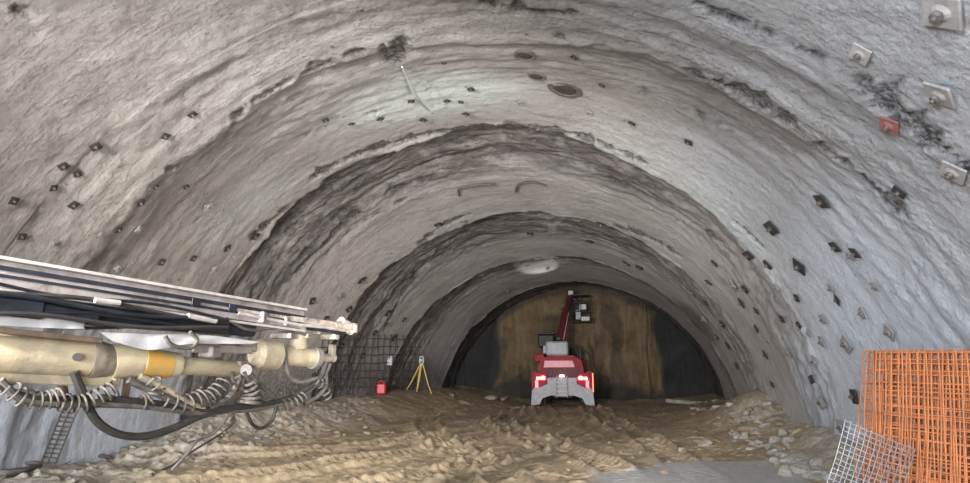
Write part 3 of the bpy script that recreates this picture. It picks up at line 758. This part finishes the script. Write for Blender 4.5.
t.rotation_euler = (0, 0, 0)
MB().box((0, 0, .1), (.2, .05, .34)).build('target_plate', M_SHEET, t)
MB().tube([(-.1, 0, -.05), (-.02, 0, -.3), (-.05, 0, -.65)], .02, 6).build('cord', M_DKMESH, t)
MB().beam((0, 0, .1), -n*.35+Vector((0, 0, .1)), .04, .04).build('bracket', M_PLATE, t)

# ------------------------------------------------------------------ welded wire mesh
def mesh_sheet(name, label, cat, O, U, Vv, nu, nv, r, mt, group=None, jitter=.0, curve=None, seed=0):
    """flat welded sheet: O origin, U and Vv full side vectors; wires both ways"""
    rs = random.Random(seed); t = thing(name, label, cat, O, (0, 0, 0), group)
    nrm = U.cross(Vv).normalized()
    def pt(a, b):
        p = U*a+Vv*b
        if curve: p = p+nrm*curve(a, b)
        return p
    for nm, cnt, f in (('upright_wires', nu, 0), ('cross_wires', nv, 1)):
        m = MB()
        for k in range(cnt+1):
            c = k/cnt+rs.uniform(-jitter, jitter)/cnt; e0 = rs.uniform(-.01, .01); e1 = 1+rs.uniform(-.012, .012)
            q = [e0+(e1-e0)*i/6 for i in range(7)]
            pts = [pt(c, s_) if f == 0 else pt(s_, c) for s_ in q]
            off = nrm*(r*(1 if f else -1))
            m.tube([p_+off for p_ in pts], r, 5)
        m.build(nm, mt, t)
    return t
# orange stack leaning at the right wall
Ra = Vector((cos(YAW), sin(YAW), 0)); Fa = Vector((-sin(YAW), cos(YAW), 0))
tl_ = at(887, 354, 6.6); tr_ = at(1050, 354, 5.3)
names = ['foremost', 'second', 'third', 'fourth', 'fifth', 'sixth', 'last but one', 'rearmost']
rs = random.Random(3)
for k in range(8):
    off = Fa*(.07*k)+Ra*(rs.uniform(-.05, .05)+.012*k)+Vector((0, 0, rs.uniform(-.02, .05)))
    U = (tr_-tl_); U = Matrix.Rotation(rs.uniform(-.02, .02), 3, 'Z') @ U
    zt = tl_.z
    bot = Vector((0, 0, 0))
    lean = Fa*-.35+Ra*(-.52)
    Vv = -Vector((0, 0, zt-.03))+lean
    ub = 14+k % 2
    mesh_sheet('wire_mesh_sheet', 'rusty orange welded wire sheet leaning at right wall, %s of the stack' % names[k], 'wire mesh',
               tl_+off, U*1.0, Vv, 16, 16, .0085, M_ORMESH, 'rusty wire sheets stacked at the right wall', .28, lambda a, b, k=k: .05*sin(a*3+k)*b+.03*sin(b*5+k*2), k)
g1 = at(846, 420, 6.1); g2 = at(905, 412, 5.0); 
mesh_sheet('wire_mesh_sheet', 'loose grey galvanised wire sheet on the ground in front of the orange sheets', 'wire mesh',
           g1, at(915, 446, 5.6)-g1, at(815, 520, 5.6)-g1, 13, 19, .0045, M_GALV, None, .15, lambda a, b: .05*sin(b*4+a*2), 21)
p0 = at(64, 408, 7.9); 
mesh_sheet('wire_mesh_sheet', 'short narrow grey wire strip leaning on the lower left wall below the boom', 'wire mesh',
           p0, at(78, 409, 7.9)-p0, at(42, 462, 7.9)-p0, 2, 12, .012, M_PLATE, None, .1, None, 33)
# mesh exposed on the dark lower left wall
m = MB(); m2 = MB()
for k in range(16):
    px = 322+k*6.2
    m.tube([p_+n_*.04 for p_, n_ in (wallhit(px+random.uniform(-1, 1)-(y-330)*.04, y) for y in range(334, 392, 8))], .015, 5)
for k in range(7):
    y = 338+k*8
    m2.tube([p_+n_*.07 for p_, n_ in (wallhit(px, y+random.uniform(-.7, .7)) for px in range(318, 421, 6))], .014, 5)
t = thing('wall_wire_mesh', 'dark wire netting fixed over the lower left wall behind the red can', 'wire mesh', (0, 0, 0))
p_, n_ = wallhit(370, 385); t.location = p_
for mm, nm in ((m, 'upright_wires'), (m2, 'cross_wires')):
    mm.v = [tuple(Vector(v)-p_) for v in mm.v]; mm.build(nm, M_DKMESH, t)

# ------------------------------------------------------------------ rocks
def rock_mesh(seed, flat=.7):
    bm = bmesh.new(); bmesh.ops.create_icosphere(bm, subdivisions=3, radius=1)
    rs = random.Random(seed)
    planes = [(Vector((rs.gauss(0, 1), rs.gauss(0, 1), rs.gauss(0, 1))).normalized(), rs.uniform(.5, .8)) for _ in range(11)]
    for v in bm.verts:
        p = v.co.copy()
        for n, d in planes:
            e = p.dot(n)-d
            if e > 0: p -= n*e
        p += p.normalized()*nz(p*3+Vector((seed, 0, 0)))*.07
        p.z *= flat; v.co = p
    me = bpy.data.meshes.new('rock'); bm.to_mesh(me); bm.free(); return me
RK = {}
for mt in (M_ROCK, M_ROCKB, M_ROCKD):
    RK[mt.name] = []
    for k in range(5):
        me = rock_mesh(k*7+len(RK)); me.materials.append(mt); RK[mt.name].append(me)
def rock(px, py, s, mt, label, group=None, pos=None, flat=1, ax=None):
    p = pos or onground(px, py)
    o = bpy.data.objects.new('rock', random.choice(RK[mt.name])); COL.objects.link(o)
    o.location = p+Vector((0, 0, s*.25*flat)); a = ax or random.uniform(.75, 1.35); o.scale = (s*a, s/a**.5, s*.8*flat)
    o.rotation_euler = (random.uniform(-.3, .3), random.uniform(-.3, .3), random.uniform(0, 6.28))
    return tag(o, label, 'rock', group)
rock(547, 401, .01, M_ROCK, 'x') if False else None
for px, py, s, lb, mt in [
 (491, 399, .30, 'pale flat boulder on the mud left of the red machine', M_ROCK),
 (503, 400, .20, 'small pale boulder touching the flat one left of the red machine', M_ROCK),
 (707, 446, .17, 'pale rock at the upper edge of the grey wet patch', M_ROCK),
 (682, 452, .10, 'small pale stone left of the pale rock by the grey patch', M_ROCK),
 (797, 464, .24, 'pale flat rock topmost of the row at the right wall foot', M_ROCK),
 (786, 461, .16, 'pale rock just left of the topmost flat one at the right wall foot', M_ROCK),
 (804, 474, .22, 'pale flat rock lying below the topmost one at the right wall foot', M_ROCK),
 (783, 474, .2, 'pale rock left in the row at the right wall foot, by the grey patch', M_ROCK),
 (641, 454, .06, 'tiny pale stone on the mud left of the grey patch', M_ROCK),
 (372, 404, .10, 'pale stone on the mud in front of the red can', M_ROCK),
 (452, 396, .14, 'pale stone on the mud right of the tripod', M_ROCK)]:
    rock(px, py, s, mt, lb)
rs = random.Random(11); random.seed(11)
for k in range(46):
    px = rs.uniform(690, 792); py = 398+rs.random()**.8*46*(px-670)/110+rs.uniform(0, 8)
    sz = rs.uniform(.05, .16); pl_ = rs.random() < .35
    rock(px, py, sz, M_ROCK if pl_ else M_ROCKB, '%s %s broken rock in the brown heap at the right wall foot' % ('large' if sz > .11 else 'small', 'pale' if pl_ else 'brown'), '%s %s rocks of the right heap' % ('large' if sz > .11 else 'small', 'pale' if pl_ else 'brown'))
for k in range(60):
    u = rs.random(); px = 742+u*80+rs.uniform(-14, 10); py = 432+u*48+rs.uniform(-8, 8)
    sz = rs.uniform(.05, .14); w_ = 'large' if sz > .11 else 'middling' if sz > .08 else 'small'
    rock(px, py, sz, M_ROCK, w_+' pale broken stone along the right wall foot below the heap', w_+' stones along the right wall')
for k in range(46):
    px = rs.uniform(60, 370); py = 400+(370-px)*.17+rs.uniform(-4, 36)
    pl_ = rs.random() < .35
    rock(px, py, rs.uniform(.04, .11), M_ROCK if pl_ else M_ROCKB, 'small %s stone on the spoil bank under the drill boom' % ('pale' if pl_ else 'brown'), '%s stones on the left bank' % ('pale' if pl_ else 'brown'))
for k in range(34):
    px = rs.uniform(250, 700); py = rs.uniform(404, 478)
    rock(px, py, rs.uniform(.025, .075), M_ROCKB, 'small brown clod on the rutted mud floor', 'clods on the mud')
for px, py, s, lb in [(62, 464, .22, 'dark flat slab of rock at bottom left, right one of the nearest two'), (14, 476, .3, 'dark flat slab of rock in the bottom left corner'), (100, 458, .2, 'dark flat slab on the left bank, farthest right of the dark slabs'), (30, 466, .2, 'small dark slab behind the corner slab on the left bank')]:
    rock(px, py, s, M_ROCKD, lb, None, None, .45, 1.5)
# long slab of broken concrete before the face on the right
p = onground(684, 405)
m = MB(); m.box((0, 0, 0), (1.5, .3, .16), ch=.05)
o = m.build('concrete_slab', M_ROCK); o.location = p+Vector((0, 0, .12)); o.rotation_euler = (.1, .08, .12); tag(o, 'long pale broken slab lying left of the right-hand rubble heap', 'slab')

# ------------------------------------------------------------------ drill boom coming in from the left
rig = thing('drilling_boom', 'dusty drill boom with aluminium rail, yellow arm and looping hoses, reaching in from left', 'drilling boom', at(180, 350, 4.9))
bpy.context.view_layer.update()
RO = rig.location.copy()
def RB(name, mb, mt, parent=None, sm=False):
    mb.v = [tuple(Vector(v)-RO) for v in mb.v]; return mb.build(name, mt, parent or rig, sm)
def dd(px): return 1/(1/3.9+(px)*(1/6.3-1/3.9)/350)       # a straight line seen in perspective
def A(px, py, off=0): return at(px, py, dd(px)+off)
up = (0, 0, 1)
# feed rail: box beam with bright upper flange, slot and lower flange
ra, rb = A(-70, 261), A(300, 320)
dirv = (rb-ra).normalized(); sidev = dirv.cross(Vector(up)).normalized(); upv = sidev.cross(dirv)
f = RB('feed_rail', MB().beam(ra-upv*.02, rb-upv*.005, .13, .19), M_ALU)
RB('rail_flange', MB().beam(ra+upv*.08, rb+upv*.095, .19, .022).beam(ra-upv*.125, rb-upv*.11, .2, .02), M_ALUL, f)
RB('rail_slot', MB().beam(ra+upv*.02+sidev*.068, rb+upv*.02+sidev*.068, .012, .03).beam(ra-upv*.03+sidev*.068, rb-upv*.03+sidev*.068, .012, .02), M_DARKS, f)
m = MB()
for k in range(3):
    t_ = .60+k*.12; c = ra.lerp(rb, t_); RB('rail_clamp', MB().beam(c+sidev*.07-dirv*.035, c+sidev*.07+dirv*.035, .02, .06), M_DARKS, f)
# worn front end with jaws
fa, fb = A(232, 311), A(352, 328)
ns = RB('rail_nose', MB().beam(fa, fb, .15, .06).beam(A(262, 323), A(346, 331), .10, .05), M_NOSE)
RB('nose_plate', MB().beam(A(236, 320), A(300, 329), .05, .10), M_ALU, ns)
RB('nose_guide', MB().tube([A(238, 313, -.08), A(300, 325, -.1), A(344, 329, -.06)], .016, 8), M_ALUL, ns)
RB('nose_hose', MB().tube(spline([A(225, 318, -.1), A(250, 330, -.12), A(280, 328, -.1), A(310, 336, -.1)], 6), .014, 7), M_DUSTH, ns)
RB('centralizer', MB().tube([A(340, 322), A(352, 330)], .06, 12).box(A(352, 328), (.09, .09, .10)), M_ALUL)
RB('drill_clamp', MB().box(A(262, 318), (.16, .2, .10)).box(A(285, 322), (.14, .18, .09)).tube([A(300, 318), A(300, 330)], .05, 10), M_ALU)
RB('drill_steel', MB().tube([A(180, 312, -.05), A(345, 333, -.05)], .018, 8), M_DARKS)
for c_, d_ in (((330, 337), (.16, .1, .05)), ((318, 330), (.07, .08, .09)), ((300, 336), (.20, .07, .04))): RB('front_jaw', MB().box(A(*c_), d_), M_NOSE)
# dark cradle and its hoses
ca, cb = A(-70, 300), A(252, 328)
cr = RB('cradle', MB().beam(ca, cb, .16, .16), M_DARKS)
m = MB(); rs = random.Random(5)
for k in range(7):
    y0 = 284+k*6.2; pts = [A(x, y0+x*(.150-.017*k)+3*sin(x*.03+k*2), -.12-.02*(k % 3)) for x in range(-60, 236, 24)]
    h = MB(); h.tube(spline(pts, 4), .017 if k % 3 else .012, 7); RB('feed_hose', h, M_RUB if k % 2 else M_DARKS, None, True)
RB('hose_coupling', MB().tube([A(188, 316, -.16), A(216, 321, -.16)], .022, 8), M_ALUL)
RB('hose_coupling', MB().tube([A(95, 300, -.17), A(120, 303, -.17)], .02, 8), M_ALUL)
# rock drill body riding on the rail
RB('rock_drill', MB().beam(A(-60, 300, -.1), A(40, 311, -.1), .15, .12).beam(A(40, 309, -.1), A(96, 319, -.1), .10, .07), M_DARKS)
# dusty sheets hung over the boom
def sheet(name, top, bot, mt, d=-.16, thick=.01):
    n = len(top); vs = []; fs = []
    tp = spline([A(x, y, d) for x, y in top], 6); bt = spline([A(x, y, d-.03) for x, y in bot], 6); K = 5
    for s_ in (0, 1):
        for i in range(len(tp)):
            for k in range(K):
                u = k/(K-1); p_ = tp[i].lerp(bt[i], u); p_ = p_+Fa*(-.012*sin(u*3.1)+.009*sin(i*1.3+u*2)+s_*thick)
                vs.append(p_)
    L = len(tp)*K
    for s_ in (0, 1):
        for i in range(len(tp)-1):
            for k in range(K-1):
                a_ = s_*L+i*K+k; fs.append((a_, a_+1, a_+K+1, a_+K))
    for i in range(len(tp)-1):
        fs.append((i*K, (i+1)*K, L+(i+1)*K, L+i*K)); e = K-1; fs.append((i*K+e, (i+1)*K+e, L+(i+1)*K+e, L+i*K+e))
    m = MB(); m.add(vs, fs); return RB(name, m, mt, None, True)
sheet('plastic_cover', [(-50, 304), (0, 312), (50, 317), (86, 323)], [(-50, 318), (0, 325), (50, 328), (84, 329)], M_SHEET, -.13)
sheet('plastic_cover', [(100, 332), (150, 334), (205, 335), (262, 342)], [(112, 341), (150, 350), (190, 344), (252, 344)], M_SHEET)
RB('wooden_batten', MB().beam(A(-50, 325, -.1), A(100, 341, -.1), .09, .035), M_RUSTB)
# yellow telescopic arm
ar = RB('boom_arm', MB().tube([A(-60, 348), A(0, 353), A(88, 359)], [.135, .132, .128], 26), M_CREAM, None, True)
RB('arm_collar', MB().tube([A(88, 359), A(92, 359), A(108, 361), (A(112, 361))], [.135, .14, .12, .11], 26), M_COLLAR, ar, True)
RB('arm_pin', MB().tube([A(77, 357, -.16), A(77, 357, -.10)], .028, 10), M_BLK, ar)
RB('arm_cone', MB().tube([A(110, 362), A(120, 361), A(150, 363), A(178, 365)], [.13, .135, .115, .095], 26), M_CREAM, ar, True)
RB('arm_paint_band', MB().tube([A(140, 362.5), A(168, 365)], [.126, .105], 26), M_ORANGEP, ar, True)
RB('arm_extension', MB().tube([A(175, 365), A(240, 370), A(243, 370)], [.072, .068, .05], 20), M_CREAM, ar, True)
RB('arm_end_plate', MB().box(A(240, 370), (.09, .12, .15)).tube([A(246, 370, -.1), A(246, 370, .1)], .05, 12), M_ALU, ar)
# lower beam
RB('lower_beam', MB().beam(A(-60, 374), A(118, 381), .10, .09), M_CREAM)
# tilt cylinder with big collar
cy = RB('tilt_cylinder', MB().tube([A(272, 354), A(314, 358)], [.095, .09], 20), M_CREAM, None, True)
RB('cylinder_head', MB().tube([A(254, 354), A(258, 354), A(276, 355), A(279, 355)], [.10, .135, .135, .10], 22), M_CREAM, cy, True)
RB('cylinder_cap', MB().tube([A(312, 357.5), A(318, 358)], [.11, .10], 20), M_ALU, cy, True)
RB('support_post', MB().tube([A(298, 348), A(298, 325)], [.085, .075], 16), M_CREAM, None, True)
RB('tilt_bracket', MB().box(A(284, 336), (.22, .12, .05)), M_ALU)
RB('tilt_arm', MB().beam(A(255, 348), A(232, 338), .07, .07), M_ALU)
RB('rod_end', MB().tube([A(318, 358), A(334, 358)], .045, 12).box(A(332, 352), (.05, .08, .15)), M_COLLAR)
RB('pivot_block', MB().beam(A(190, 348), A(250, 350), .09, .07).box(A(210, 352), (.14, .12, .09)), M_ALU)
# dark bundle at the tip
RB('tip_manifold', MB().box(A(326, 388, .1), (.10, .1, .12)).tube([A(320, 370), A(330, 395)], .03, 8).tube([A(314, 374), A(322, 398)], .026, 8), M_BLK)
# hanging hoses
def hose(px, r=.02, mt=M_RUB, off=-.1, name='hydraulic_hose'):
    pts = spline([A(x, y, off+(o[0] if o else 0)) for x, y, *o in px], 8); return RB(name, MB().tube(pts, r, 8), mt, None, True)
hose([(74, 372), (82, 392), (96, 420), (118, 434), (146, 436), (176, 427), (206, 414), (245, 406)], .03)
hose([(100, 398), (150, 403), (200, 410), (250, 406), (290, 398), (318, 380), (326, 362)], .028)
hose([(95, 402), (160, 408), (215, 411), (262, 408), (300, 396), (322, 378), (330, 364)], .022, M_DUSTH)
hose([(0, 380), (20, 398), (50, 404), (90, 404), (140, 406), (190, 412), (215, 414)], .026, M_DUSTH)
hose([(-30, 372), (4, 388), (40, 399), (80, 398)], .02, M_RUB)
hose([(285, 345), (288, 372), (300, 382), (318, 378)], .02, M_DUSTH)
hose([(244, 372), (256, 392), (270, 402), (300, 400)], .016, M_DUSTH)
hose([(248, 372), (264, 388), (276, 398)], .02, M_SPRING)
hose([(128, 380), (150, 390), (176, 402), (198, 412)], .03, M_DUSTH)
hose([(140, 376), (165, 388), (188, 402), (206, 410)], .024, M_CREAM)
hose([(210, 408), (230, 396), (240, 378)], .026, M_DUSTH)
hose([(245, 408), (252, 424), (262, 428), (272, 420), (276, 408)], .016, M_RUB)
hose([(230, 414), (215, 432), (198, 440), (186, 455), (172, 470)], .012, M_DUSTH, -.1)
hose([(325, 368), (326, 385), (318, 396), (306, 402)], .02, M_SPRING)
hose([(165, 336), (172, 345), (190, 348), (197, 340), (190, 332)], .016, M_SPRING, -.24)
hose([(232, 372), (236, 384), (262, 402)], .016, M_SPRING)
# coil guards
def coil(path, r, turns, wire=.0085, off=-.12):
    c = helix(spline([A(x, y, off) for x, y in path], 6), (lambda u, r=r: (r(u) if callable(r) else r)*.8), turns*.72); RB('coil_guard', MB().tube(c, wire, 6), M_SPRING, None, True)
coil([(6, 386), (24, 398), (46, 400), (62, 396)], .07, 10)
coil([(60, 402), (80, 404), (100, 396), (118, 386)], .075, 11)
coil([(150, 378), (158, 388), (150, 400), (140, 402)], .06, 7)
coil([(164, 398), (180, 404), (196, 400), (206, 394)], .085, 8)
coil([(205, 400), (216, 392), (226, 380)], .08, 6)
coil([(250, 382), (252, 394), (250, 404)], lambda u: .055+.07*u, 7, .015)
coil([(278, 406), (294, 402), (306, 394)], .06, 8)
coil([(316, 380), (324, 388), (328, 398)], .05, 6)
for a_, b_ in (((62, 383), (66, 404)), ((128, 378), (124, 402)), ((196, 404), (204, 412)), ((240, 374), (238, 398))): RB('hose_bracket', MB().beam(A(*a_), A(*b_), .045, .045), M_RUSTB)
# the cable on the ground
pts = [onground(x, y)+Vector((0, 0, .03)) for x, y in ((150, 478), (172, 468), (190, 455), (206, 448), (222, 437), (234, 424), (232, 415))]
tag(MB().tube(spline(pts, 6), .022, 6).build('ground_cable', M_DUSTH), 'thin grey cable snaking over the left spoil bank under the boom', 'cable')
